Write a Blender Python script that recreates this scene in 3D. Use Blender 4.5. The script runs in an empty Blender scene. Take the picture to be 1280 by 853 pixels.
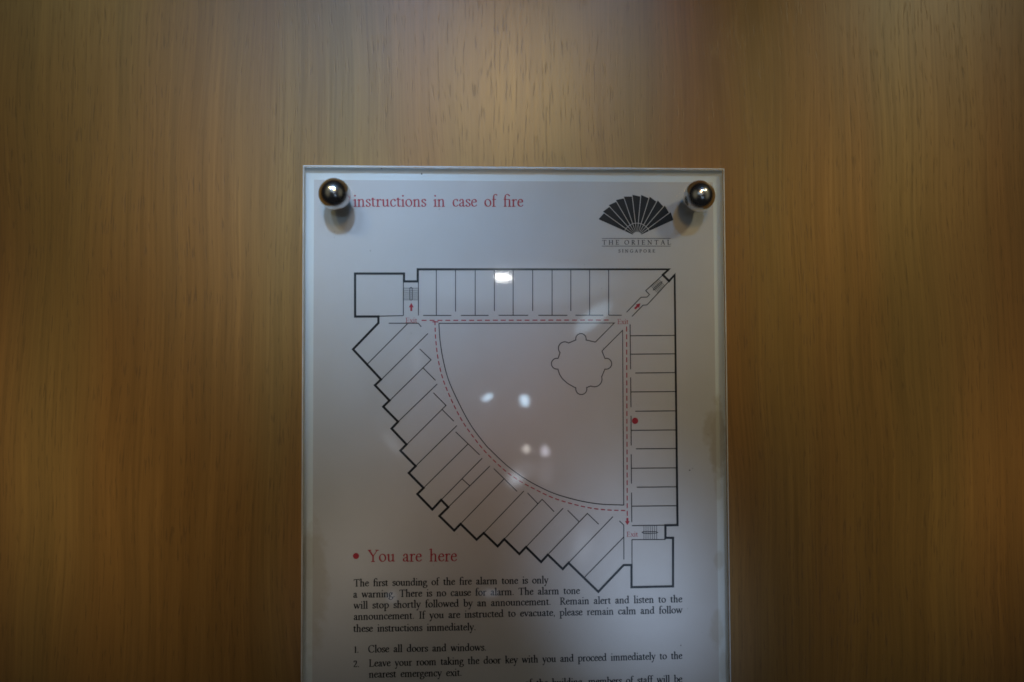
import bpy, bmesh, math, random
from mathutils import Vector, Matrix

random.seed(7)
scene = bpy.context.scene
COL = scene.collection

# ------------------------------------------------------------------ camera
W0, H0, F = 1280.0, 853.0, 1000.0           # photograph size and focal length in its pixels
xw = Vector((20360, 60, -1000)).normalized()       # world x in camera axes (from the vanishing points)
zw = Vector((-94, 31126, -1000))
zw = (zw - zw.dot(xw) * xw).normalized()           # world z in camera axes
yw = zw.cross(xw)
ROT = Matrix((xw, yw, zw))                          # camera axes -> world axes
CAMZ = 1.50
PANE_Y = -0.0066                                    # front face of the clear cover


def ray(px, py):
    return ROT @ Vector(((px - W0 / 2), (H0 / 2 - py), -F))


# distance so that the notice is an A4 sheet's 0.21 m wide
_a, _b = ray(379, 300), ray(907.5, 300)
_w = _b.x / _b.y - _a.x / _a.y
CAM = Vector((0.0, PANE_Y - 0.213 / _w, CAMZ))


def at(px, py, Y):
    """point of the plane y = Y that lies on the photograph's pixel"""
    d = ray(px, py)
    t = (Y - CAM.y) / d.y
    return CAM + d * t


cd = bpy.data.cameras.new('camera')
cam = bpy.data.objects.new('camera', cd)
COL.objects.link(cam)
cam.matrix_world = Matrix.Translation(CAM) @ ROT.to_4x4()
cd.sensor_width = 36.0
cd.lens = 36.0 * F / W0
cd.clip_start = 0.01
cd.clip_end = 60
cd.dof.use_dof = True
cd.dof.focus_distance = abs(CAM.y - PANE_Y)
cd.dof.aperture_fstop = 11.0
scene.camera = cam

# ------------------------------------------------------------------ view, world, lamps
scene.view_settings.view_transform = 'Standard'
scene.view_settings.look = 'None'
scene.view_settings.exposure = 0.0
scene.view_settings.gamma = 1.0
scene.render.film_transparent = False
scene.cycles.use_denoising = True
scene.cycles.filter_width = 1.7
scene.cycles.max_bounces = 10
scene.cycles.transparent_max_bounces = 16
scene.cycles.sample_clamp_indirect = 6.0

world = bpy.data.worlds.new('World')
scene.world = world
world.use_nodes = True
bg = world.node_tree.nodes['Background']
bg.inputs[0].default_value = (0.80, 0.80, 0.86, 1)
bg.inputs[1].default_value = 0.009


def mirror_point(px, py, dist):
    """where a lamp stands whose reflection in the cover shows at the pixel"""
    p = at(px, py, PANE_Y)
    d = (p - CAM).normalized()
    d.y = -d.y
    return p + d * dist


def lamp(name, pos, radiance, size, color, target=None, size_y=None, shape='ELLIPSE', soft=False):
    ld = bpy.data.lights.new(name, 'AREA')
    ld.shape = shape
    ld.size = size
    ld.size_y = size_y or size
    area = ld.size * ld.size_y * (math.pi / 4 if shape == 'ELLIPSE' else 1)
    ld.energy = radiance * area * math.pi
    ld.color = color
    if soft:                                   # luminous surface that fades out towards its rim
        ld.use_nodes = True
        nt = ld.node_tree
        em = nt.nodes['Emission']
        geo = nt.nodes.new('ShaderNodeNewGeometry')
        ds = nt.nodes.new('ShaderNodeVectorMath'); ds.operation = 'DISTANCE'
        nt.links.new(geo.outputs['Parametric'], ds.inputs[0])
        ds.inputs[1].default_value = (0.5, 0.5, 0.0)
        mr = nt.nodes.new('ShaderNodeMapRange')
        mr.interpolation_type = 'SMOOTHSTEP'
        mr.inputs['From Min'].default_value = 0.5
        mr.inputs['From Max'].default_value = soft
        nt.links.new(ds.outputs['Value'], mr.inputs['Value'])
        nt.links.new(mr.outputs[0], em.inputs['Strength'])
    o = bpy.data.objects.new(name, ld)
    COL.objects.link(o)
    o.location = pos
    t = target or Vector((0, 0, CAMZ))
    o.rotation_euler = (t - pos).to_track_quat('-Z', 'Y').to_euler()
    return o


WARM, COOL, DAY = (1.0, 0.84, 0.62), (0.55, 0.78, 1.0), (0.72, 0.86, 1.0)
# ceiling downlight far down the room: the white oval in the cover
lamp('ceiling_downlight', mirror_point(630.5, 345.5, 4.2), 60, 0.090, (1, .97, .93), size_y=0.034)
LAMPS = [  # soft lamp panels added so that pale reflections show faintly in the cover and the veneer: position, radiance, colour, width, height, fading from
    ('soft_panel_upper', mirror_point(440, 250, 1.9), .70, (0.50, 0.75, 1.0), 1.1, .90, None, .08),
    ('soft_panel_lower', mirror_point(790, 745, 1.9), .60, (0.50, 0.70, 1.0), .66, .60, None, .08),
    ('soft_panel_strip', mirror_point(648, 355, 1.9), .95, (0.62, 0.80, 1.0), .66, .15, None, .30),
    ('soft_panel_left', mirror_point(-120, 330, 1.8), .12, (1.0, .94, .66), 1.98, 3.4, None, .06),  # added side panels; the gap between them leaves the centre dark
    ('soft_panel_right', mirror_point(1400, 330, 1.8), .12, (1.0, .94, .66), 1.86, 3.4, None, .06),
]
SPOTS = [  # a ceiling lamp, then beams added to shape the light; name, position, watts, colour, beam degrees, radius, aimed at
    ('ceiling_spot', mirror_point(640, 108, 1.5), 14.2, (1.000, 0.648, 0.227), 21, .13, at(640, 170, 0)),
    ('cool_fill_left', mirror_point(280, -100, 1.6), 34, (0.529, 0.729, 1.000), 5.6, .08, at(405, 245, 0)),  # this and the next two: cool beams added to brighten the upper sheet
    ('cool_fill_middle', mirror_point(540, -110, 1.6), 128, (0.375, 0.625, 1.000), 5.6, .08, at(430, 240, 0)),
    ('cool_fill_right', mirror_point(760, -110, 1.6), 76, (0.189, 0.526, 1.000), 5.2, .08, at(680, 235, 0)),
    ('cool_fill_low', mirror_point(880, 1200, 1.6), 82, (0.561, 0.722, 1.000), 3.6, .03, at(800, 715, 0)),  # added cool beam that brightens the lower right of the sheet
    ('warm_fill_right', mirror_point(1200, -150, 1.6), 58, (1.000, 0.897, 0.552), 7.2, .08, at(1085, 250, 0)),  # this and the next: warm beams added to lift the wood at the sides
    ('warm_fill_left', mirror_point(80, -150, 1.6), 34, (1.000, 0.894, 0.424), 7.5, .08, at(190, 270, 0)),
    ('low_fill_right', mirror_point(1330, -170, 1.6), 65.0, (1.000, 0.800, 0.440), 4.6, .06, at(1240, 610, 0)),  # this and the next: beams added to lift the lower outer wood
    ('low_fill_left', mirror_point(-50, -170, 1.6), 72.8, (1.000, 0.893, 0.607), 4.6, .06, at(50, 610, 0)),
    ('low_fill_middle', mirror_point(300, 1200, 1.6), 24, (1.0, .93, .84), 2.7, .03, at(440, 690, 0)),  # added beam that lifts the lower left of the sheet
    ('centre_fill', mirror_point(900, -170, 1.6), 23.2, (1.000, 0.621, 0.621), 4.0, .05, at(650, 530, 0)),  # added beam for the middle of the sheet
]
for nm, pos, wt, colr, beam, rad, tgt in SPOTS:
    ld = bpy.data.lights.new(nm, 'SPOT')
    ld.energy, ld.color, ld.shadow_soft_size = wt, colr, rad
    ld.spot_size, ld.spot_blend = math.radians(beam), 1.0
    o = bpy.data.objects.new(nm, ld)
    COL.objects.link(o)
    o.location = pos
    o.rotation_euler = (tgt - pos).to_track_quat('-Z', 'Y').to_euler()
for nm, pos, rad, colr, sx, sy, tgt, sf in LAMPS:
    lamp(nm, pos, rad, sx, colr, size_y=sy, target=tgt, soft=sf)
# small bright glints
for px, py, sx, sy, r, c, rot, sf in [
        (610, 497, .030, .012, 20, COOL, -22, 0), (657, 502, .019, .030, 20, COOL, -15, 0),
        (659, 562, .018, .016, 9, (1, .95, .9), 20, 0), (682, 564, .020, .022, 9, (.85, .85, 1), 0, 0),
        (645, 600, .060, .05, 5.0, (.75, .85, 1), -40, .05), (652, 590, .11, .075, 1.1, (.75, .85, 1), -30, .1),
        (682, 590, .06, .10, .8, (.85, .85, 1), 12, .1), (742, 398, .135, .052, 3.2, COOL, -38, .3),
        (490, 556, .10, .035, 1.2, (.8, .88, 1), 50, .1), (520, 445, .035, .14, 1.0, (.8, .88, 1), 0, .1),
        (728, 682, .07, .13, 1.0, (.7, .82, 1), 8, .1), (490, 748, .04, .04, 1.2, (.7, .8, 1), 0, .1), (612, 742, .06, .03, 1.5, (.7, .8, 1), 0, .1)]:
    o = lamp('window_glint', mirror_point(px, py, 1.6), r, sx, c, size_y=sy, soft=sf)
    o.rotation_euler.rotate_axis('Z', math.radians(-rot))

# ------------------------------------------------------------------ materials


def new_mat(name):
    m = bpy.data.materials.new(name)
    m.use_nodes = True
    nt = m.node_tree
    for n in list(nt.nodes):
        nt.nodes.remove(n)
    out = nt.nodes.new('ShaderNodeOutputMaterial')
    return m, nt, out


def N(nt, t, **kw):
    n = nt.nodes.new(t)
    for k, v in kw.items():
        setattr(n, k, v)
    return n


def mathn(nt, op, a, b=None, c=None, clamp=False):
    n = nt.nodes.new('ShaderNodeMath')
    n.operation = op
    n.use_clamp = clamp
    for i, v in enumerate((a, b, c)):
        if v is None:
            continue
        if hasattr(v, 'default_value') or hasattr(v, 'is_linked'):
            nt.links.new(v, n.inputs[i])
        else:
            n.inputs[i].default_value = v
    return n.outputs[0]


def mixrgb(nt, fac, a, b, blend='MIX'):
    n = nt.nodes.new('ShaderNodeMix')
    n.data_type = 'RGBA'
    n.blend_type = blend
    for s, v in ((n.inputs[0], fac), (n.inputs[6], a), (n.inputs[7], b)):
        if hasattr(v, 'is_linked'):
            nt.links.new(v, s)
        else:
            s.default_value = v
    return n.outputs[2]


def noise(nt, vec, scale, detail=2.0, rough=0.5, dist=0.0):
    n = N(nt, 'ShaderNodeTexNoise')
    n.inputs['Scale'].default_value = scale
    n.inputs['Detail'].default_value = detail
    n.inputs['Roughness'].default_value = rough
    n.inputs['Distortion'].default_value = dist
    nt.links.new(vec, n.inputs['Vector'])
    return n.outputs['Fac']


def mapping(nt, vec, scale, loc=(0, 0, 0)):
    n = N(nt, 'ShaderNodeMapping')
    n.inputs['Scale'].default_value = scale
    n.inputs['Location'].default_value = loc
    nt.links.new(vec, n.inputs['Vector'])
    return n.outputs[0]


def ramp(nt, fac, stops):
    n = N(nt, 'ShaderNodeValToRGB')
    els = n.color_ramp.elements
    while len(els) > 1:
        els.remove(els[-1])
    els[0].position, els[0].color = stops[0][0], stops[0][1]
    for p, c in stops[1:]:
        e = els.new(p)
        e.color = c
    nt.links.new(fac, n.inputs[0])
    return n.outputs[0]


def g(v):
    return (v, v, v, 1)


def wood_material():
    m, nt, out = new_mat('oak_veneer')
    co = N(nt, 'ShaderNodeTexCoord').outputs['Object']
    # slow sideways wander of the grain
    wob = noise(nt, mapping(nt, co, (2.2, 1, 1.1)), 3.0, 2)
    off = N(nt, 'ShaderNodeCombineXYZ')
    nt.links.new(mathn(nt, 'MULTIPLY', mathn(nt, 'SUBTRACT', wob, 0.5), 0.035), off.inputs[0])
    va = N(nt, 'ShaderNodeVectorMath', operation='ADD')
    nt.links.new(co, va.inputs[0])
    nt.links.new(off.outputs[0], va.inputs[1])
    v = va.outputs[0]
    band = noise(nt, mapping(nt, v, (21, 1, 0.8), (3.1, 0, 0)), 1.0, 3, 0.6)
    hue = noise(nt, mapping(nt, v, (14, 1, 1.1), (11.7, 0, 4)), 1.0, 2, 0.5)
    fine = noise(nt, mapping(nt, v, (190, 1, 4.5)), 1.0, 3, 0.6)
    hair = noise(nt, mapping(nt, v, (760, 1, 13)), 1.0, 2, 0.6)
    c1 = ramp(nt, band, [(0.30, (0.262, 0.126, 0.027, 1)), (0.5, (0.320, 0.172, 0.042, 1)), (0.70, (0.365, 0.214, 0.062, 1))])
    c2 = ramp(nt, hue, [(0.38, (0.285, 0.184, 0.050, 1)), (0.60, (0.345, 0.153, 0.034, 1))])
    c = mixrgb(nt, 0.58, c1, c2)
    fr = ramp(nt, fine, [(0.3, g(0.84)), (0.7, g(1.10))])
    c = mixrgb(nt, 1.0, c, fr, 'MULTIPLY')
    hr = ramp(nt, hair, [(0.3, g(0.84)), (0.7, g(1.10))])
    c = mixrgb(nt, 1.0, c, hr, 'MULTIPLY')
    # short open pores
    p1 = noise(nt, mapping(nt, v, (1150, 1, 85), (5, 0, 2)), 1.0, 1.5, 0.5)
    pmask = noise(nt, mapping(nt, v, (60, 1, 9), (1, 0, 9)), 1.0, 2, 0.5)
    pore = ramp(nt, mathn(nt, 'ADD', p1, mathn(nt, 'MULTIPLY', mathn(nt, 'SUBTRACT', pmask, 0.5), 0.22)), [(0.60, g(0)), (0.68, g(1))])
    c = mixrgb(nt, mathn(nt, 'MULTIPLY', pore, 0.36), c, (0.085, 0.045, 0.018, 1))
    b = N(nt, 'ShaderNodeBsdfPrincipled')
    nt.links.new(c, b.inputs['Base Color'])
    rg = mathn(nt, 'ADD', 0.25, mathn(nt, 'MULTIPLY', hair, 0.10))
    nt.links.new(rg, b.inputs['Roughness'])
    b.inputs['IOR'].default_value = 1.5
    b.inputs['Specular IOR Level'].default_value = 0.6
    bump = N(nt, 'ShaderNodeBump')
    bump.inputs['Strength'].default_value = 0.18
    bump.inputs['Distance'].default_value = 0.00016
    h = mathn(nt, 'SUBTRACT', mathn(nt, 'MULTIPLY', hair, 0.45), pore)
    nt.links.new(h, bump.inputs['Height'])
    nt.links.new(bump.outputs[0], b.inputs['Normal'])
    nt.links.new(b.outputs[0], out.inputs[0])
    return m


def stain_mask(nt, co, spots, seed):
    """soft irregular spots: (x, z, rx, rz, strength) in object metres"""
    n = noise(nt, mapping(nt, co, (1, 1, 1), (seed, 0, seed)), 130.0, 3, 0.6)
    sep = N(nt, 'ShaderNodeSeparateXYZ')
    nt.links.new(co, sep.inputs[0])
    tot = None
    for x, z, rx, rz, s in spots:
        dx = mathn(nt, 'DIVIDE', mathn(nt, 'SUBTRACT', sep.outputs[0], x), rx)
        dz = mathn(nt, 'DIVIDE', mathn(nt, 'SUBTRACT', sep.outputs[2], z), rz)
        d = mathn(nt, 'SQRT', mathn(nt, 'ADD', mathn(nt, 'MULTIPLY', dx, dx), mathn(nt, 'MULTIPLY', dz, dz)))
        d = mathn(nt, 'ADD', d, mathn(nt, 'MULTIPLY', mathn(nt, 'SUBTRACT', n, 0.5), 1.5))
        k = mathn(nt, 'MULTIPLY', mathn(nt, 'MULTIPLY', mathn(nt, 'SUBTRACT', 1.15, d), 2.2, clamp=True), s)
        tot = k if tot is None else mathn(nt, 'MAXIMUM', tot, k)
    return tot


def sp(px, py, rx, rz, s):
    p = at(px, py, -0.0032)
    k = 0.213 / 528
    return (p.x, p.z, rx * k, rz * k, s)


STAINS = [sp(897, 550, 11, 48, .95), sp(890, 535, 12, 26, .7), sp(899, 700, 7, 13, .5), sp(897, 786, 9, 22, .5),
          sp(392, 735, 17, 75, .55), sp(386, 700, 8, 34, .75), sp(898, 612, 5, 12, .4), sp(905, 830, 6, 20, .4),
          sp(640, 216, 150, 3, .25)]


def paper_material(name, base, seed, stain=0.75):
    m, nt, out = new_mat(name)
    co = N(nt, 'ShaderNodeTexCoord').outputs['Object']
    mot = noise(nt, co, 26.0, 4, 0.6)
    c = mixrgb(nt, 1.0, base, ramp(nt, mot, [(0.3, (0.955, 0.95, 0.935, 1)), (0.7, (1.02, 1.02, 1.02, 1))]), 'MULTIPLY')
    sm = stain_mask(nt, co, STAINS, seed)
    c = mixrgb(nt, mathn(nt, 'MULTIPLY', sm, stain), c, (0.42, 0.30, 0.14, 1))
    b = N(nt, 'ShaderNodeBsdfPrincipled')
    nt.links.new(c, b.inputs['Base Color'])
    b.inputs['Roughness'].default_value = 0.7
    bp = N(nt, 'ShaderNodeBump')
    bp.inputs['Strength'].default_value = 0.5
    bp.inputs['Distance'].default_value = 0.0009
    nt.links.new(noise(nt, mapping(nt, co, (1, 1, .6)), 16.0, 3, 0.5), bp.inputs['Height'])
    nt.links.new(bp.outputs[0], b.inputs['Normal'])
    b.inputs['Specular IOR Level'].default_value = 0.25
    nt.links.new(b.outputs[0], out.inputs[0])
    return m


def ink_material(name, col):
    m, nt, out = new_mat(name)
    co = N(nt, 'ShaderNodeTexCoord').outputs['Object']
    n = noise(nt, co, 420.0, 2, 0.6)
    c = mixrgb(nt, mathn(nt, 'MULTIPLY', n, 0.28), (*col, 1), (col[0] * 1.5 + .03, col[1] * 1.5 + .03, col[2] * 1.5 + .03, 1))
    b = N(nt, 'ShaderNodeBsdfPrincipled')
    nt.links.new(c, b.inputs['Base Color'])
    b.inputs['Roughness'].default_value = 0.6
    b.inputs['Specular IOR Level'].default_value = 0.25
    nt.links.new(b.outputs[0], out.inputs[0])
    return m


def pane_material():
    m, nt, out = new_mat('clear_acrylic')
    co = N(nt, 'ShaderNodeTexCoord').outputs['Object']
    fres = N(nt, 'ShaderNodeFresnel')
    fres.inputs[0].default_value = 1.49
    geo = N(nt, 'ShaderNodeNewGeometry')
    front = mathn(nt, 'SUBTRACT', 1.0, geo.outputs['Backfacing'])
    fac = mathn(nt, 'MULTIPLY', mathn(nt, 'MULTIPLY', fres.outputs[0], 1.9), front, clamp=True)
    tr = N(nt, 'ShaderNodeBsdfTransparent')
    tr.inputs[0].default_value = (0.965, 0.975, 0.975, 1)
    sharp = N(nt, 'ShaderNodeBsdfGlossy')
    sharp.inputs['Roughness'].default_value = 0.035
    haze = N(nt, 'ShaderNodeBsdfGlossy')
    smear = noise(nt, mapping(nt, co, (1, 1, .45)), 55.0, 3, 0.6)
    nt.links.new(mathn(nt, 'ADD', 0.16, mathn(nt, 'MULTIPLY', smear, 0.10)), haze.inputs['Roughness'])
    gl = N(nt, 'ShaderNodeMixShader')
    gl.inputs[0].default_value = 0.25
    nt.links.new(sharp.outputs[0], gl.inputs[1])
    nt.links.new(haze.outputs[0], gl.inputs[2])
    wv = noise(nt, co, 9.0, 2, 0.5)
    bump = N(nt, 'ShaderNodeBump')
    bump.inputs['Strength'].default_value = 0.25
    bump.inputs['Distance'].default_value = 0.0006
    nt.links.new(wv, bump.inputs['Height'])
    nt.links.new(bump.outputs[0], sharp.inputs['Normal'])
    mx = N(nt, 'ShaderNodeMixShader')
    nt.links.new(fac, mx.inputs[0])
    nt.links.new(tr.outputs[0], mx.inputs[1])
    nt.links.new(gl.outputs[0], mx.inputs[2])
    nt.links.new(mx.outputs[0], out.inputs[0])
    return m


def edge_material(name, tint, mix, rough, gcol=(.9, .93, .95, 1)):
    """polished rim of the acrylic: part clear, part opaque pale colour, glossy"""
    m, nt, out = new_mat(name)
    tr = N(nt, 'ShaderNodeBsdfTransparent')
    tr.inputs[0].default_value = tint
    b = N(nt, 'ShaderNodeBsdfPrincipled')
    co = N(nt, 'ShaderNodeTexCoord').outputs['Object']
    n = noise(nt, mapping(nt, co, (1, 1, 1)), 75.0, 4, 0.65)
    c = mixrgb(nt, ramp(nt, n, [(0.35, g(0)), (0.7, g(1))]), gcol, (gcol[0] * .72, gcol[1] * .73, gcol[2] * .75, 1))
    nt.links.new(c, b.inputs['Base Color'])
    b.inputs['Roughness'].default_value = rough
    mx = N(nt, 'ShaderNodeMixShader')
    mx.inputs[0].default_value = mix
    nt.links.new(tr.outputs[0], mx.inputs[1])
    nt.links.new(b.outputs[0], mx.inputs[2])
    nt.links.new(mx.outputs[0], out.inputs[0])
    return m


def chrome_material(name, col, rough):
    m, nt, out = new_mat(name)
    co = N(nt, 'ShaderNodeTexCoord').outputs['Object']
    n = noise(nt, co, 900.0, 3, 0.6)
    b = N(nt, 'ShaderNodeBsdfPrincipled')
    nt.links.new(mixrgb(nt, n, (*col, 1), (col[0] * .8, col[1] * .79, col[2] * .76, 1)), b.inputs['Base Color'])
    b.inputs['Metallic'].default_value = 1.0
    nt.links.new(mathn(nt, 'ADD', rough, mathn(nt, 'MULTIPLY', n, 0.07)), b.inputs['Roughness'])
    nt.links.new(b.outputs[0], out.inputs[0])
    return m


M_WOOD = wood_material()
M_PAPER = paper_material('printed_paper', (0.73, 0.685, 0.675, 1), 3.0, 0.5)
M_BOARD = paper_material('white_backing', (0.88, 0.90, 0.90, 1), 9.0, 0.5)
M_BLACK = ink_material('black_ink', (0.011, 0.011, 0.014))
M_NAVY = ink_material('dark_slate_ink', (0.010, 0.014, 0.020))
M_RED = ink_material('red_ink', (0.46, 0.030, 0.050))
M_PANE = pane_material()
M_BEVEL = edge_material('acrylic_bevel', (0.85, 0.89, 0.90, 1), 0.80, 0.18, (.95, .97, .98, 1))
M_SIDE = edge_material('acrylic_side', (0.62, 0.68, 0.68, 1), 0.90, 0.3, (.50, .55, .56, 1))  # pale grey stands in for the sheet mirrored inside the clear edge
M_CHROME = chrome_material('dull_chrome', (0.72, 0.70, 0.685), 0.17)
M_COLLAR = chrome_material('collar_metal', (0.40, 0.39, 0.37), 0.28)
M_DUST = ink_material('dust', (0.10, 0.085, 0.075))

# ------------------------------------------------------------------ mesh helpers


def link_mesh(name, verts, faces, mats, parent=None, smooth=False, fmat=None):
    me = bpy.data.meshes.new(name)
    me.from_pydata([tuple(v) for v in verts], [], faces)
    for m in (mats if isinstance(mats, (list, tuple)) else [mats]):
        me.materials.append(m)
    if fmat:
        for p, i in zip(me.polygons, fmat):
            p.material_index = i
    if smooth:
        for p in me.polygons:
            p.use_smooth = True
    me.update()
    o = bpy.data.objects.new(name, me)
    COL.objects.link(o)
    if parent:
        o.parent = parent
        o.matrix_parent_inverse = parent.matrix_world.inverted()
    return o


def slab(x0, x1, z0, z1, yb, yf, ch=0.0):
    """box between yb (back) and yf (front, smaller y) with a chamfered front rim"""
    v, f, k = [], [], []
    rings = [(yb, 0.0), (yf + ch, 0.0)] + ([(yf, ch)] if ch else [])
    for y, i in rings:
        v += [(x0 + i, y, z0 + i), (x1 - i, y, z0 + i), (x1 - i, y, z1 - i), (x0 + i, y, z1 - i)]
    f.append((0, 3, 2, 1)); k.append(0)
    for r in range(len(rings) - 1):
        for i in range(4):
            a, b = r * 4 + i, r * 4 + (i + 1) % 4
            f.append((a, b, b + 4, a + 4)); k.append(1 + r)
    L = (len(rings) - 1) * 4
    f.append((L, L + 1, L + 2, L + 3)); k.append(0)
    return v, f, k


INK_Y = -0.00330


class Ink:
    """flat printed marks in the plane of the sheet, each mark a hair proud of the one before"""

    def __init__(self):
        self.v, self.f, self.n = [], [], 0

    def _y(self):
        self.n += 1
        return INK_Y - 0.0000035 * (self.n % 9)

    def poly(self, pts):                       # pts: (x, z), anticlockwise as seen from the front
        y = self._y()
        a = sum(pts[i][0] * pts[(i + 1) % len(pts)][1] - pts[(i + 1) % len(pts)][0] * pts[i][1] for i in range(len(pts)))
        if a < 0:
            pts = pts[::-1]
        s = len(self.v)
        self.v += [(p[0], y, p[1]) for p in pts]
        self.f.append(tuple(range(s, s + len(pts))))

    def strip(self, pts, widths, closed=False):
        """mitred ribbon along pts"""
        n = len(pts)
        y = self._y()
        s = len(self.v)
        for i in range(n):
            p = Vector(pts[i])
            if closed:
                a, b = Vector(pts[i - 1]), Vector(pts[(i + 1) % n])
            else:
                a = Vector(pts[i - 1]) if i else None
                b = Vector(pts[i + 1]) if i < n - 1 else None
            d1 = (p - a).normalized() if a is not None else None
            d2 = (b - p).normalized() if b is not None else None
            d1 = d1 if d1 is not None else d2
            d2 = d2 if d2 is not None else d1
            t = d1 + d2
            t = t.normalized() if t.length > 1e-6 else d1
            nrm = Vector((-t.y, t.x))
            c = max(0.45, nrm.dot(Vector((-d1.y, d1.x))))
            w = widths[i] / 2 / c
            self.v.append((p.x + nrm.x * w, y, p.y + nrm.y * w))
            self.v.append((p.x - nrm.x * w, y, p.y - nrm.y * w))
        for i in range(n if closed else n - 1):
            a, b = s + 2 * i, s + 2 * ((i + 1) % n)
            self.f.append((a, a + 1, b + 1, b))

    def disc(self, c, r, n=18):
        self.poly([(c[0] + r * math.cos(2 * math.pi * i / n), c[1] + r * math.sin(2 * math.pi * i / n)) for i in range(n)])

    def build(self, name, mat, parent):
        return link_mesh(name, self.v, self.f, mat, parent)


def P(px, py):
    p = at(px, py, INK_Y)
    return (p.x, p.z)


PX = (Vector(P(741, 426)) - Vector(P(541, 426))).length / 200   # metres per photo pixel on the sheet


def catmull(pts, n=8, closed=False):
    out = []
    L = len(pts)
    rng = range(L if closed else L - 1)
    for i in rng:
        p0 = Vector(pts[i - 1]) if (i or closed) else 2 * Vector(pts[0]) - Vector(pts[1])
        p1, p2 = Vector(pts[i]), Vector(pts[(i + 1) % L])
        p3 = Vector(pts[(i + 2) % L]) if (closed or i + 2 < L) else 2 * Vector(pts[-1]) - Vector(pts[-2])
        for k in range(n):
            t = k / n
            out.append(tuple(0.5 * ((2 * p1) + (p2 - p0) * t + (2 * p0 - 5 * p1 + 4 * p2 - p3) * t * t + (3 * p1 - p0 - 3 * p2 + p3) * t ** 3)))
    if not closed:
        out.append(tuple(pts[-1]))
    return out


# ------------------------------------------------------------------ old-style serif lettering
# skeleton strokes in x-heights, drawn with a broad nib; 'l' straight, 'c' smooth, 'o' closed smooth, 'd' dot
def flag(x, y):
    return ('h', [(x - .23, y - .17), (x + .02, y - .05)])


def foot(x0, x1, y=.03):
    return ('h', [(x0, y), (x1, y)])


def stem(x, y0, y1):
    return ('l', [(x, y0), (x, y1)])


def ell(cx, cy, rx, ry, n=12, rot=0.0):
    return ('o', [(cx + rx * math.cos(2 * math.pi * i / n) + rot * ry * math.sin(2 * math.pi * i / n), cy + ry * math.sin(2 * math.pi * i / n)) for i in range(n)])


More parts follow.
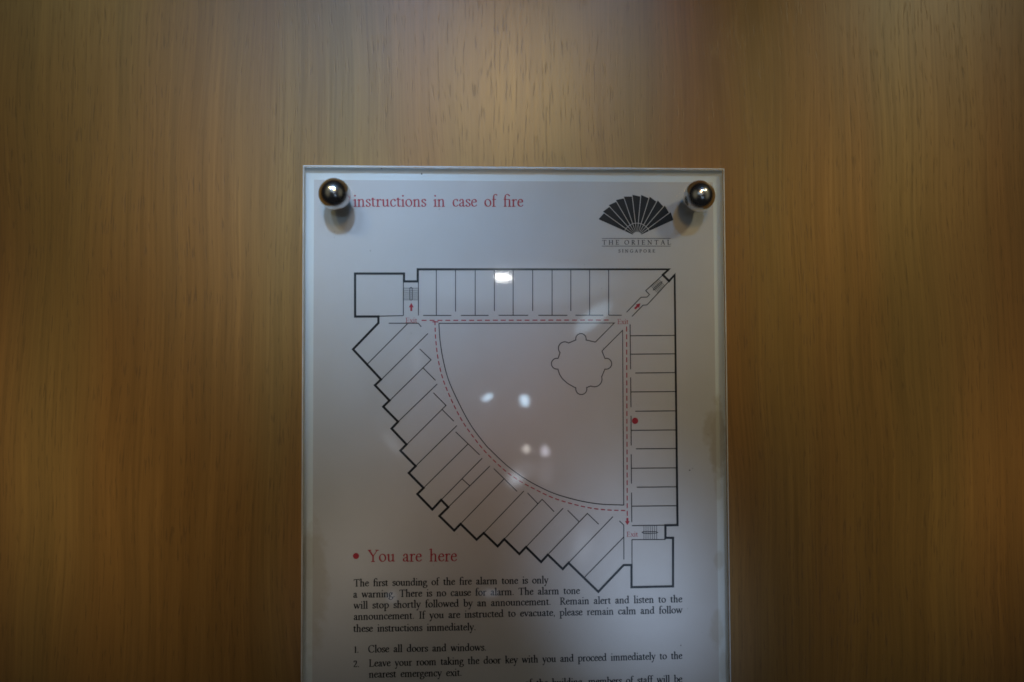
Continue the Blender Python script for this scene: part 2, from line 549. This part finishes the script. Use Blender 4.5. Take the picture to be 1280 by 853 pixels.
ARCH = lambda x: [('c', [(x + .02, .70), (x + .16, .89), (x + .33, .96), (x + .48, .88), (x + .53, .62)]), stem(x + .53, 0, .66), foot(x + .34, x + .74)]
GL = {
    'a': (.86, [('c', [(.16, .72), (.22, .90), (.38, .97), (.54, .88), (.58, .64)]), ('l', [(.58, .68), (.58, .16)]),
                ('c', [(.58, .58), (.36, .50), (.17, .38), (.15, .18), (.28, .05), (.45, .10), (.58, .25)]),
                ('c', [(.58, .18), (.64, .05), (.74, .05), (.86, .13)]), ('d', (.18, .73, .08))]),
    'b': (1.0, [stem(.23, .06, 1.62), flag(.23, 1.66), ('c', [(.23, .74), (.40, .93), (.60, .95), (.83, .74), (.87, .46), (.74, .15), (.50, .02), (.23, .12)])]),
    'c': (.82, [('c', [(.70, .76), (.62, .92), (.46, .97), (.23, .84), (.13, .50), (.23, .16), (.46, .04), (.62, .10), (.75, .25)]), ('d', (.68, .77, .08))]),
    'd': (1.04, [('c', [(.74, .80), (.58, .95), (.40, .95), (.19, .76), (.13, .46), (.24, .14), (.45, .04), (.62, .12), (.76, .26)]),
                 stem(.77, .05, 1.62), flag(.77, 1.66), ('h', [(.77, .06), (1.0, .10)])]),
    'e': (.84, [('h', [(.14, .60), (.70, .60)]), ('c', [(.70, .60), (.66, .84), (.46, .97), (.24, .85), (.13, .50), (.23, .16), (.46, .04), (.64, .10), (.77, .26)])]),
    'f': (.60, [stem(.25, 0, 1.25), ('c', [(.25, 1.18), (.30, 1.48), (.46, 1.62), (.66, 1.56)]), ('d', (.67, 1.53, .09)), foot(.05, .55, .95), foot(.05, .50)]),
    'fi': (1.08, [stem(.25, 0, 1.25), ('c', [(.25, 1.18), (.32, 1.48), (.54, 1.63), (.80, 1.48)]), ('d', (.80, 1.45, .10)), foot(.05, .80, .95), foot(.05, .46),
                  stem(.82, 0, .98), foot(.62, 1.04)]),
    'g': (.90, [ell(.39, .66, .25, .29, rot=.1), ('c', [(.24, .42), (.16, .27), (.24, .12), (.52, .07), (.78, -.02), (.82, -.24), (.62, -.46), (.34, -.50), (.12, -.38), (.12, -.18), (.32, .08)]),
                ('h', [(.60, .85), (.86, .93)])]),
    'h': (1.06, [stem(.24, 0, 1.62), flag(.24, 1.66), foot(.04, .44)] + ARCH(.24)),
    'i': (.50, [stem(.25, 0, .98), flag(.25, 1.0), foot(.04, .46), ('d', (.24, 1.42, .125))]),
    'k': (1.0, [stem(.24, 0, 1.62), flag(.24, 1.66), foot(.04, .44), ('h', [(.26, .46), (.76, .95)]), foot(.58, .92, .96), ('l', [(.42, .58), (.84, .03)]), foot(.72, 1.04)]),
    'l': (.50, [stem(.25, 0, 1.62), flag(.25, 1.66), foot(.04, .46)]),
    'm': (1.60, [stem(.24, 0, .98), flag(.24, 1.0), foot(.04, .44)] + ARCH(.24) + ARCH(.77)),
    'n': (1.06, [stem(.24, 0, .98), flag(.24, 1.0), foot(.04, .44)] + ARCH(.24)),
    'o': (.99, [ell(.49, .50, .36, .46, rot=-.05)]),
    'p': (1.03, [stem(.24, -.58, .98), flag(.24, 1.0), foot(.02, .50, -.56), ('c', [(.25, .74), (.42, .93), (.62, .95), (.85, .74), (.89, .46), (.76, .15), (.52, .03), (.25, .12)])]),
    'r': (.72, [stem(.24, 0, .98), flag(.24, 1.0), foot(.04, .50), ('c', [(.26, .66), (.36, .84), (.50, .95), (.64, .93)]), ('d', (.63, .89, .10))]),
    's': (.70, [('c', [(.58, .74), (.53, .90), (.37, .97), (.19, .90), (.15, .73), (.26, .58), (.46, .45), (.59, .28), (.52, .10), (.35, .03), (.18, .08), (.11, .27)])]),
    't': (.62, [('l', [(.25, .25), (.25, 1.16)]), ('c', [(.25, .32), (.28, .12), (.40, .04), (.58, .12)]), foot(.04, .56, .95), ('h', [(.06, .96), (.27, 1.16)])]),
    'u': (1.06, [stem(.24, .36, .98), flag(.24, 1.0), ('c', [(.24, .40), (.28, .14), (.43, .05), (.58, .10), (.76, .26)]), stem(.78, .04, .98), flag(.78, 1.0), ('h', [(.78, .05), (1.0, .09)])]),
    'v': (.92, [('l', [(.14, .95), (.47, .03)]), ('h', [(.80, .95), (.48, .05)]), foot(0, .32, .96), foot(.62, .94, .96)]),
    'w': (1.38, [('l', [(.14, .95), (.42, .03)]), ('h', [(.70, .95), (.43, .05)]), ('l', [(.66, .95), (.94, .03)]), ('h', [(1.24, .95), (.95, .05)]), foot(0, .32, .96), foot(.52, .82, .96), foot(1.08, 1.38, .96)]),
    'x': (.92, [('l', [(.16, .93), (.74, .04)]), ('h', [(.76, .95), (.14, .03)]), foot(.02, .34, .96), foot(.60, .92, .96), foot(0, .30), foot(.56, .92)]),
    'y': (.92, [('l', [(.14, .95), (.48, .06)]), ('h', [(.80, .95), (.40, -.16), (.30, -.42)]), ('c', [(.32, -.38), (.22, -.54), (.08, -.50)]), ('d', (.10, -.47, .09)), foot(0, .32, .96), foot(.62, .94, .96)]),
    'T': (1.30, [stem(.64, 0, 1.48), foot(.40, .88), ('h', [(.08, 1.46), (1.20, 1.46)]), ('h', [(.09, 1.46), (.06, 1.18)]), ('h', [(1.19, 1.46), (1.23, 1.18)])]),
    'I': (.66, [stem(.33, 0, 1.5), foot(.08, .58), foot(.08, .58, 1.47)]),
    'R': (1.25, [stem(.30, 0, 1.5), foot(.06, .56), foot(.06, .32, 1.47), ('c', [(.30, 1.46), (.62, 1.47), (.86, 1.30), (.84, .98), (.60, .78), (.32, .76)]), ('l', [(.54, .78), (.98, .10), (1.24, .02)])]),
    'C': (1.36, [('c', [(1.20, 1.22), (1.04, 1.44), (.76, 1.50), (.36, 1.34), (.15, .78), (.32, .22), (.72, .01), (1.06, .10), (1.26, .36)]), ('h', [(1.20, 1.44), (1.21, 1.14)])]),
    'L': (1.18, [stem(.30, 0, 1.5), foot(.06, .56, 1.47), ('h', [(.06, .03), (1.04, .03)]), ('h', [(1.03, .03), (1.12, .36)])]),
    'Y': (1.34, [('l', [(.18, 1.46), (.66, .70)]), ('h', [(1.16, 1.46), (.68, .70)]), stem(.66, 0, .74), foot(.42, .90), foot(.0, .42, 1.47), foot(.94, 1.36, 1.47)]),
    'E': (1.16, [stem(.30, 0, 1.5), ('h', [(.06, .03), (1.0, .03)]), ('h', [(1.0, .03), (1.08, .32)]), ('h', [(.06, 1.47), (.96, 1.47)]), ('h', [(.96, 1.47), (.99, 1.20)]), ('h', [(.30, .77), (.80, .77)]), ('h', [(.80, .94), (.80, .60)])]),
    'H': (1.56, [stem(.32, 0, 1.5), stem(1.22, 0, 1.5), ('h', [(.32, .77), (1.22, .77)]), foot(.08, .58), foot(.98, 1.48), foot(.08, .58, 1.47), foot(.98, 1.48, 1.47)]),
    'O': (1.56, [ell(.78, .75, .60, .73, 16)]),
    'N': (1.56, [('h', [(.30, 0), (.30, 1.47)]), ('l', [(.28, 1.46), (1.24, .04)]), ('h', [(1.25, 0), (1.25, 1.47)]), foot(.06, .54), foot(.02, .32, 1.47), foot(1.02, 1.48, 1.47)]),
    'A': (1.42, [('h', [(.20, .03), (.70, 1.5)]), ('l', [(.68, 1.5), (1.20, .03)]), ('h', [(.38, .52), (1.02, .52)]), foot(.0, .42), foot(.98, 1.42)]),
    'S': (.98, [('c', [(.80, 1.20), (.72, 1.42), (.50, 1.50), (.26, 1.38), (.20, 1.12), (.36, .88), (.66, .68), (.84, .40), (.70, .10), (.44, .01), (.24, .10), (.14, .40)])]),
    'G': (1.52, [('c', [(1.22, 1.20), (1.06, 1.42), (.78, 1.50), (.38, 1.34), (.16, .78), (.34, .22), (.74, .01), (1.08, .06), (1.24, .16)]), stem(1.24, .12, .64), foot(1.02, 1.44, .66)]),
    'P': (1.12, [stem(.30, 0, 1.5), foot(.06, .58), foot(.06, .32, 1.47), ('c', [(.30, 1.46), (.62, 1.47), (.92, 1.30), (.92, .94), (.66, .68), (.32, .70)])]),
    '1': (.72, [stem(.34, 0, 1.30), foot(.14, .56), ('h', [(.12, 1.14), (.34, 1.29)])]),
    '2': (.92, [('c', [(.12, 1.02), (.26, 1.30), (.52, 1.30), (.66, 1.04), (.56, .70), (.32, .34), (.10, .06)]), ('l', [(.10, .07), (.76, .07)]), ('h', [(.76, .07), (.84, .28)])]),
    '3': (.92, [('c', [(.16, 1.14), (.36, 1.32), (.60, 1.18), (.58, .90), (.32, .74)]), ('c', [(.32, .74), (.62, .62), (.70, .32), (.50, .05), (.14, .04)])]),
    '.': (.42, [('d', (.20, .10, .12))]),
    ',': (.42, [('d', (.20, .10, .12)), ('h', [(.28, .06), (.18, -.24)])]),
}


def glyphs(word):
    out, i = [], 0
    while i < len(word):
        if word[i:i + 2] == 'fi':
            out.append('fi'); i += 2
        else:
            out.append(word[i]); i += 1
    return out


FITLOG = []


def text_line(text, a, b, xh, name, mat, parent, weight=.21, thin=.085, space=.88, track=0.0):
    """set text from photo point a to photo point b (both on the baseline); xh = x-height in photo pixels"""
    A, B = Vector(P(*a)), Vector(P(*b))
    ux = (B - A).normalized()
    uy = Vector((-ux.y, ux.x))
    s = xh * PX
    total = 0.0
    lay = []
    for wi, word in enumerate(text.split(' ')):
        if wi:
            total += space
        for ch in glyphs(word):
            lay.append((ch, total))
            total += GL[ch][0] + track
    total -= track
    k = (B - A).length / (total * s)
    FITLOG.append((text[:24], round(k, 3)))
    ink = Ink()
    pen = Vector((math.cos(math.radians(14)), math.sin(math.radians(14))))

    def tr(x, y, x0):
        q = A + ux * ((x0 + x) * s * k) + uy * (y * s)
        return (q.x, q.y)

    for ch, x0 in lay:
        for kind, pts in GL[ch][1]:
            if kind == 'd':
                cx, cy, r = pts
                ink.disc(tr(cx, cy, x0), r * s * .95, 10)
                continue
            pp = catmull(pts, 5) if kind == 'c' else catmull(pts, 3, True) if kind == 'o' else list(pts)
            n = len(pp)
            ws = []
            for i in range(n):
                if kind == 'o':
                    d = Vector(pp[(i + 1) % n]) - Vector(pp[i - 1])
                else:
                    d = Vector(pp[min(i + 1, n - 1)]) - Vector(pp[max(i - 1, 0)])
                d.normalize()
                cr = abs(d.x * pen.y - d.y * pen.x)
                ws.append((max(thin, weight * cr) if kind != 'h' else thin) * s)
            ink.strip([tr(x, y, x0) for x, y in pp], ws, kind == 'o')
    return ink.build(name, mat, parent)


# ------------------------------------------------------------------ the panel the notice hangs on
v, f, k = slab(-1.1, 1.1, 0.0, 2.4, 0.04, 0.0)
panel = link_mesh('wood_panel', v, f, M_WOOD)
panel['kind'] = 'structure'
panel['label'] = 'light brown wood veneer panel with fine vertical grain'

# ------------------------------------------------------------------ the notice
tl, tr_ = at(378.5, 207, PANE_Y), at(907, 209.5, PANE_Y)
bl, br = at(375.3, 840, PANE_Y), at(913.4, 840, PANE_Y)
X0, X1 = (tl.x + bl.x) / 2, (tr_.x + br.x) / 2
Z1 = (tl.z + tr_.z) / 2
Z0 = Z1 - 0.300

notice = bpy.data.objects.new('fire_notice', None)
COL.objects.link(notice)
notice.location = ((X0 + X1) / 2, 0, Z0)
notice['label'] = 'clear acrylic wall notice with fire instructions and a floor plan'
notice['category'] = 'notice'
bpy.context.view_layer.update()

# white backing board, printed sheet, clear cover
v, f, k = slab(X0 + .0002, X1 - .0002, Z0 + .0002, Z1 - .0002, -0.0002, -0.0030)
board = link_mesh('backing_board', v, f, M_BOARD, notice)
pl, pr = at(391.5, 500, INK_Y).x, at(894.5, 500, INK_Y).x
pt = (at(400, 226, INK_Y).z + at(880, 227, INK_Y).z) / 2
v, f, k = slab(pl, pr, Z0 + .006, pt, -0.00302, -0.00322)
paper = link_mesh('printed_sheet', v, f, M_PAPER, notice)
v, f, k = slab(X0, X1, Z0, Z1, -0.0036, PANE_Y, 0.0008)
cover = link_mesh('acrylic_cover', v, f, [M_PANE, M_SIDE, M_BEVEL], notice, fmat=k)
cover['label'] = 'clear glossy acrylic cover with bevelled rim'

# --- lettering
text_line('instructions in case of fire', (441.5, 258.6), (654.5, 258.6), 9.6, 'heading_lettering', M_RED, paper, weight=.20, thin=.10)
text_line('You are here', (459.5, 702.6), (571.5, 701.8), 9.6, 'caption_lettering', M_RED, paper, weight=.20, thin=.10)
ink = Ink(); ink.disc(P(445, 695.3), 3.7 * PX, 24); ink.build('caption_dot', M_RED, paper)
BODY = [
    ('The first sounding of the fire alarm tone is only', (442, 733.4), (685.5, 729.3)),
    ('a warning. There is no cause for alarm. The alarm tone', (441.5, 747.4), (725, 742.6)),
    ('will stop shortly followed by an announcement.  Remain alert and listen to the', (442, 761.3), (853, 753.0)),
    ('announcement. If you are instructed to evacuate, please remain calm and follow', (442, 775.3), (853.3, 766.7)),
    ('these instructions immediately.', (441.5, 790.2), (595, 788.0)),
    ('1.', (442.5, 816.2), (448.6, 816.1)),
    ('Close all doors and windows.', (460, 815.9), (608, 813.5)),
    ('2.', (441.5, 834.2), (449.4, 834.1)),
    ('Leave your room taking the door key with you and proceed immediately to the', (461, 833.6), (853, 823.8)),
    ('nearest emergency exit.', (461, 847.4), (577.5, 845.0)),
    ('of the building, members of staff will be', (656, 858.6), (853, 853.0)),
]
for t, a, b in BODY:
    text_line(t, a, b, 5.75, 'text_line', M_BLACK, paper, weight=.28, thin=.14)

# --- fan emblem with its two lines of capitals
ink = Ink()
c0 = Vector(P(796.3, 296.2))
a0, a1, nb = 156.1, 24.4, 11
for i in range(nb):
    A0 = math.radians(a0 + (a1 - a0) * i / nb)
    A1 = math.radians(a0 + (a1 - a0) * (i + 1) / nb)
    gap = 0.42

    def q(ang, r, side):
        d = Vector((math.cos(ang), math.sin(ang)))
        nrm = Vector((-d.y, d.x))
        w = gap * min(1.0, r / 12)
        p = c0 + (d * r - nrm * w * side) * PX
        return (p.x, p.y)
    ink.poly([q(A0, 17.7, 1), q(A0, 53.6, 1), q(A1, 51.4, -1), q(A1, 17.7, -1)])
    ink.poly([q(A0, 6.3, 1), q(A0, 17.0, 1), q(A1, 17.0, -1), q(A1, 6.3, -1)])
emblem = ink.build('fan_emblem', M_NAVY, paper)
emblem['label'] = 'dark open folding fan emblem'
ink = Ink()
for y in (298.3, 307.9):
    ink.strip([P(752.3, y), P(838.3, y)], [.62 * PX] * 2)
ink.build('emblem_rule', M_NAVY, paper)
text_line('THE ORIENTAL', (752.8, 306.0), (838.7, 305.9), 3.75, 'emblem_lettering', M_NAVY, paper, weight=.26, thin=.13, space=.9, track=.62)
text_line('SINGAPORE', (773.0, 315.9), (818.9, 315.8), 2.55, 'emblem_lettering', M_NAVY, paper, weight=.30, thin=.17, track=.62)

# --- floor plan
OUT = [(443.8, 342.2), (505, 342.2), (505, 352), (522.2, 352), (522.2, 336.9), (836, 336.9), (828.5, 343.8), (836.4, 351.6), (843.3, 344.0),
       (846.9, 656.6), (831.8, 656.9), (831.8, 672.6), (841.3, 672.6), (841.3, 733.2), (789.4, 734.3), (789.4, 706.6), (779.6, 706.6), (747.9, 740),
       (710.7, 703.9), (703.4, 711.6), (684.8, 693.6), (676.4, 702.8), (657.5, 684), (649.2, 692.8), (630.3, 674.2), (622.1, 683.2), (604.6, 666.5),
       (595.8, 674.8), (575.7, 655.1), (567.8, 663.4), (549.3, 645.2), (560.3, 634.3), (551.5, 625.1), (540.4, 637.1), (521.7, 617.8), (529.4, 610.2),
       (511, 591.5), (519.5, 582.8), (500.5, 563.5), (508.1, 555.8), (489.5, 536), (497.6, 527.4), (479, 508.6), (486.9, 500.9), (468.7, 481.8),
       (476.3, 474.6), (441.3, 436.9), (473, 404), (473, 395.9), (443.9, 395.9)]
ink = Ink()
ink.strip([P(*p) for p in OUT], [2.85 * PX] * len(OUT), True)
ink.build('plan_outer_wall', M_BLACK, paper)

THIN = []
for x, yb in ((523, 394.6), (545.4, 394.6), (569.4, 389.6), (594, 394.3), (618, 389), (641.4, 394.3), (665.8, 389), (690.1, 394.5), (713.5, 389), (737, 394.2), (760.8, 394.3)):
    THIN.append([(x, 337), (x, yb)])
THIN += [[(504.2, 352), (504.2, 394.6)], [(474, 395.4), (504.2, 394.8)], [(529, 394.6), (564.2, 394.6)], [(576, 394.6), (610.7, 394.5)], [(623.3, 394.4), (660.3, 394.4)],
         [(673, 394.4), (709.2, 394.4)], [(719.2, 394.3), (754.2, 394.3)], [(760.8, 394.3), (777, 394.3)], [(485.8, 404.3), (522.8, 404.3), (526.6, 408.8)],
         [(548.5, 404.4), (767.9, 404.0), (744.2, 427.9)], [(752.4, 439), (778.2, 413.1), (779.7, 631.6)]]
ARCIN = [(548.6, 404.6), (550.2, 427), (554.2, 451.1), (560.7, 475.2), (573.4, 503.7), (588.9, 532.2), (606.6, 555.8), (613.4, 563), (633.1, 581.7), (653.2, 596.6), (672.9, 608), (694.8, 617.8), (723.3, 625.9), (749.6, 630.3), (779.7, 631.6)]
THIN.append(catmull(ARCIN, 6))
# right-hand rooms
for y, xl, xr in ((420, 788, 844.5), (443, 788, 844.7), (466.5, 794.1, 845), (490.2, 788.6, 845), (514.3, 794.1, 845), (538.2, 789, 845.5), (561.3, 795, 845.5), (585.6, 789.5, 846), (609.3, 796, 846), (633, 789.7, 846), (657.3, 790, 832)):
    THIN.append([(xl, y), (xr, y - .5)])
for xa, ya, xb, yb in ((787.6, 405.6, 788.2, 462), (788.3, 472, 788.7, 509.3), (788.8, 520, 789, 557), (789, 568, 789.3, 604.7), (789.4, 616, 789.7, 653)):
    THIN.append([(xa, ya), (xb, yb)])
THIN += [[(790, 734), (790, 674.8), (832, 674.6)], [(779.9, 699.6), (779.7, 656.6), (774.2, 651.4)]]
# slanting rooms
THIN += [[(459.5, 455.1), (509.2, 405.1)], [(476.8, 474.6), (534.9, 417.1)], [(487.3, 500.9), (538.8, 450), (524.6, 436.4)], [(529, 460.3), (544.3, 475.7)],
         [(497.6, 527.4), (546.5, 480.3)], [(541.7, 491.2), (557.5, 507), (508.6, 555.8)], [(552.6, 512.1), (567.3, 526.8)], [(519.5, 582.8), (571.1, 532.2)],
         [(569.5, 540), (599.6, 568.9)], [(529.4, 610.2), (584.9, 555.3)], [(551.5, 625.1), (602.8, 572.9)], [(560.3, 634.3), (612.3, 582.8)], [(577.2, 598.5), (587.1, 607.5)],
         [(617.3, 586), (646.3, 614.5)], [(575.7, 655.1), (629.8, 599.2)], [(604.6, 666.5), (654.9, 613.9)], [(659.3, 616.3), (672.4, 629.9)], [(630.3, 674.2), (677.7, 624.4), (692.6, 639.8)],
         [(657.5, 684), (704, 635.4)], [(709.5, 638), (723.8, 652.3)], [(684.8, 693.6), (734.3, 642), (748.3, 655.5)], [(710.7, 703.9), (766.1, 646.1)], [(731, 721.5), (779.7, 671.6)]]
# passage in the corner
THIN += [[(783.3, 390.5), (801.3, 371.8), (809, 371.6), (811.8, 368.3), (807.1, 363.6), (828.8, 343.8)], [(790, 395.8), (803.8, 381.7), (808.8, 381.4), (836, 352)]]
ink = Ink()
for pl_ in THIN:
    ink.strip([P(*p) for p in pl_], [1.08 * PX] * len(pl_))
ink.build('plan_room_walls', M_BLACK, paper)

# pool in the courtyard (outline traced in 1/8.533 px from (680, 400))
Q = lambda x, y: (680 + x / 8.533, 400 + y / 8.533)


def bump_arc(a, b, bulge, n=12):
    """arc from a to b through a point bulging sideways"""
    a, b = Vector(a), Vector(b)
    m = (a + b) / 2
    d = b - a
    nrm = Vector((d.y, -d.x)).normalized() * (1 if bulge > 0 else -1)
    h = abs(bulge)
    R = (d.length ** 2 / 4 + h * h) / (2 * h)
    c = m + nrm * (h - R)
    t0 = math.atan2(a.y - c.y, a.x - c.x)
    t1 = math.atan2(b.y - c.y, b.x - c.x)
    tm = math.atan2((m + nrm * h - c).y, (m + nrm * h - c).x)
    best = None
    for w in (-2 * math.pi, 0, 2 * math.pi):
        mid = (t0 + t1 + w) / 2
        e = abs(math.atan2(math.sin(mid - tm), math.cos(mid - tm))) + 0.05 * abs(t1 + w - t0)
        if best is None or e < best[0]:
            best = (e, t1 + w)
    return [(c.x + R * math.cos(t0 + (best[1] - t0) * i / n), c.y + R * math.sin(t0 + (best[1] - t0) * i / n)) for i in range(n + 1)]


pool = [(548, 238)] + bump_arc((448, 215), (340, 215), -68) + bump_arc((262, 248), (172, 350), -62) + bump_arc((150, 412), (148, 525), -70) + [(165, 580), (195, 628), (250, 678), (325, 720)]
pool += bump_arc((340, 725), (455, 722), -74) + bump_arc((500, 706), (615, 608), -50) + bump_arc((650, 525), (650, 412), -72) + [(618, 333)]
ink = Ink()
ink.strip([P(*Q(*p)) for p in pool], [1.1 * PX] * len(pool))
ink.build('plan_pool_outline', M_BLACK, paper)


def stairs(parent, lines, rail, w=.62):
    i2 = Ink()
    for a, b in lines:
        i2.strip([P(*a), P(*b)], [w * PX] * 2)
    i2.strip([P(*p) for p in rail], [.8 * PX] * len(rail), True)
    return i2.build('plan_stairs', M_BLACK, parent)


stairs(paper, [((504.4, y), (523, y)) for y in (360.5, 363, 365.4, 367.8, 370.3, 372.8, 375)], [(512.3, 360.4), (513.8, 359.4), (515.3, 360.4), (515.3, 374.6), (513.8, 375.6), (512.3, 374.6)])
stairs(paper, [((x, 657), (x, 674.5)) for x in (804.9, 807.5, 810.1, 812.8, 815.4, 818, 820.8)], [(802.6, 665.8), (804.6, 664.6), (820, 664.8), (822.2, 665.8), (820, 666.8), (804.6, 667)])
L4 = lambda a, b, t: (a[0] + (b[0] - a[0]) * t, a[1] + (b[1] - a[1]) * t)
stairs(paper, [(L4((813.8, 357.4), (822.8, 348.8), i / 6), L4((822.2, 366.4), (831, 357.9), i / 6)) for i in range(7)],
       [(816.6, 362.8), (817.4, 360.6), (825.8, 353.0), (827.6, 352.4), (827, 354.4), (818.6, 362)], .55)

# --- escape routes, arrows, exits
ink = Ink()


def dashes(pts, on, off, w=1.25):
    pts = [Vector(p) for p in pts]
    acc, draw, cur = 0.0, True, [pts[0]]
    need = on
    for i in range(len(pts) - 1):
        a, b = pts[i], pts[i + 1]
        L = (b - a).length
        pos = 0.0
        while L - pos > need:
            pos += need
            p = a + (b - a) * (pos / L)
            cur.append(p)
            if draw:
                ink.strip([P(*c) for c in cur], [w * PX] * len(cur))
            draw = not draw
            cur = [p]
            need = on if draw else off
        need -= L - pos
        cur.append(b)
    if draw and len(cur) > 1:
        ink.strip([P(*c) for c in cur], [w * PX] * len(cur))


ARCOUT = [(543.6, 401.4), (544.7, 424.8), (548, 451.1), (553.7, 474.1), (562.9, 497.2), (575.5, 522.5), (588.0, 541.5), (606.8, 565.2), (630.9, 588.2), (649.3, 601.2), (666.3, 610.6), (690.4, 622.2), (714.5, 629.9), (738.7, 635.4), (760.6, 637.8), (782, 638.4)]
dashes([(527, 400.7), (764, 400.3)], 6.2, 3.7)
dashes(catmull(ARCOUT, 8), 5.4, 3.0)
dashes([(783.2, 408.5), (784.1, 648)], 6.2, 3.4)
ink.strip([P(540.5, 402.6), P(548, 402.6)], [1.3 * PX] * 2)
ink.build('plan_escape_route', M_RED, paper)


def arrow(tip, d, L, w):
    d = Vector(d).normalized()
    n = Vector((-d.y, d.x))
    t = Vector(tip)
    i2 = Ink()
    i2.poly([P(*t), P(*(t - d * L * .55 + n * w)), P(*(t - d * L * .55 - n * w))])
    i2.poly([P(*(t - d * L * .5 + n * w * .42)), P(*(t - d * L + n * w * .42)), P(*(t - d * L - n * w * .42)), P(*(t - d * L * .5 - n * w * .42))])
    return i2.build('plan_arrow', M_RED, paper)


arrow((514.1, 378.8), (0, -1), 10.3, 3.0)
arrow((800.6, 379.2), (1, -1), 10.0, 3.1)
arrow((784.2, 656.6), (0, 1), 9.0, 3.0)
ink = Ink(); ink.disc(P(793.8, 526.3), 4.0 * PX, 24); ink.build('plan_position_dot', M_RED, paper)
for a, b in (((506.7, 403.6), (521.6, 403.5)), ((771.6, 405.3), (785.6, 405.2)), ((783.0, 671.2), (797.6, 671.0))):
    text_line('Exit', a, b, 4.1, 'exit_lettering', M_RED, paper, weight=.18, thin=.08)

# --- specks of dirt on the cover
vs, fs = [], []
rng = random.Random(3)
specks = [(418, 290, .55), (418, 296.8, .5), (463, 313.8, .6), (549, 261.8, .6), (862, 588, .9), (866, 586, .5), (851, 807, .8), (527, 217.5, .9), (477, 211, .8)]
specks += [(rng.uniform(395, 895), rng.uniform(230, 850), rng.uniform(.2, .42)) for _ in range(46)]
for px, py, r in specks:
    c = at(px, py, PANE_Y - 0.00004)
    s = len(vs)
    n = 7
    for i in range(n):
        a = 2 * math.pi * i / n
        rr = r * PX * rng.uniform(.6, 1.3)
        vs.append((c.x + rr * math.cos(a), c.y, c.z + rr * math.sin(a)))
    fs.append(tuple(range(s, s + n)))
dust = link_mesh('dust_specks', vs, fs, M_DUST, cover)
dust['kind'] = 'stuff'

# ------------------------------------------------------------------ ball-headed screws


def ball_screw(px, py, label):
    R = 0.0078
    yc = PANE_Y - 0.0018 - R * 0.95
    c = at(px, py, yc)
    e = bpy.data.objects.new('ball_screw', None)
    COL.objects.link(e)
    e.location = (c.x, PANE_Y, c.z)
    e['label'] = label
    e['category'] = 'screw'
    e['group'] = 'ball-headed screws holding the notice'
    bpy.context.view_layer.update()

    def lathe(name, prof, mat, n=64):
        vs, fs = [], []
        for r, y in prof:
            for i in range(n):
                a = 2 * math.pi * i / n
                vs.append((c.x + r * math.cos(a), y, c.z + r * math.sin(a)))
        for j in range(len(prof) - 1):
            for i in range(n):
                a, b = j * n + i, j * n + (i + 1) % n
                fs.append((a, a + n, b + n, b))
        fs.append(tuple(range(n - 1, -1, -1)))
        L = (len(prof) - 1) * n
        fs.append(tuple(range(L, L + n)))
        o = link_mesh(name, vs, fs, mat, e, smooth=True)
        bm = bmesh.new()
        bm.from_mesh(o.data)
        bmesh.ops.recalc_face_normals(bm, faces=bm.faces)
        bm.to_mesh(o.data)
        bm.free()
        return o
    m = 40
    prof = []
    a_start = math.radians(24)
    for i in range(m + 1):
        a = a_start + (math.pi - a_start - .01) * i / m
        prof.append((R * math.sin(a), yc + R * math.cos(a)))
    lathe('ball_head', prof, M_CHROME)
    y0 = PANE_Y - 0.00002
    lathe('collar', [(0.0042, y0), (0.0045, y0 - .0003), (0.0045, y0 - .0012), (0.0036, y0 - .0019), (.0026, y0 - .0024)], M_COLLAR)
    return e


ball_screw(418.3, 242.8, 'shiny metal ball screw touching the start of the red heading')
ball_screw(874.0, 245.5, 'shiny metal ball screw beside the fan emblem')
print('FIT', FITLOG)
print('CAM', CAM, 'sheet', X0, X1, Z0, Z1)
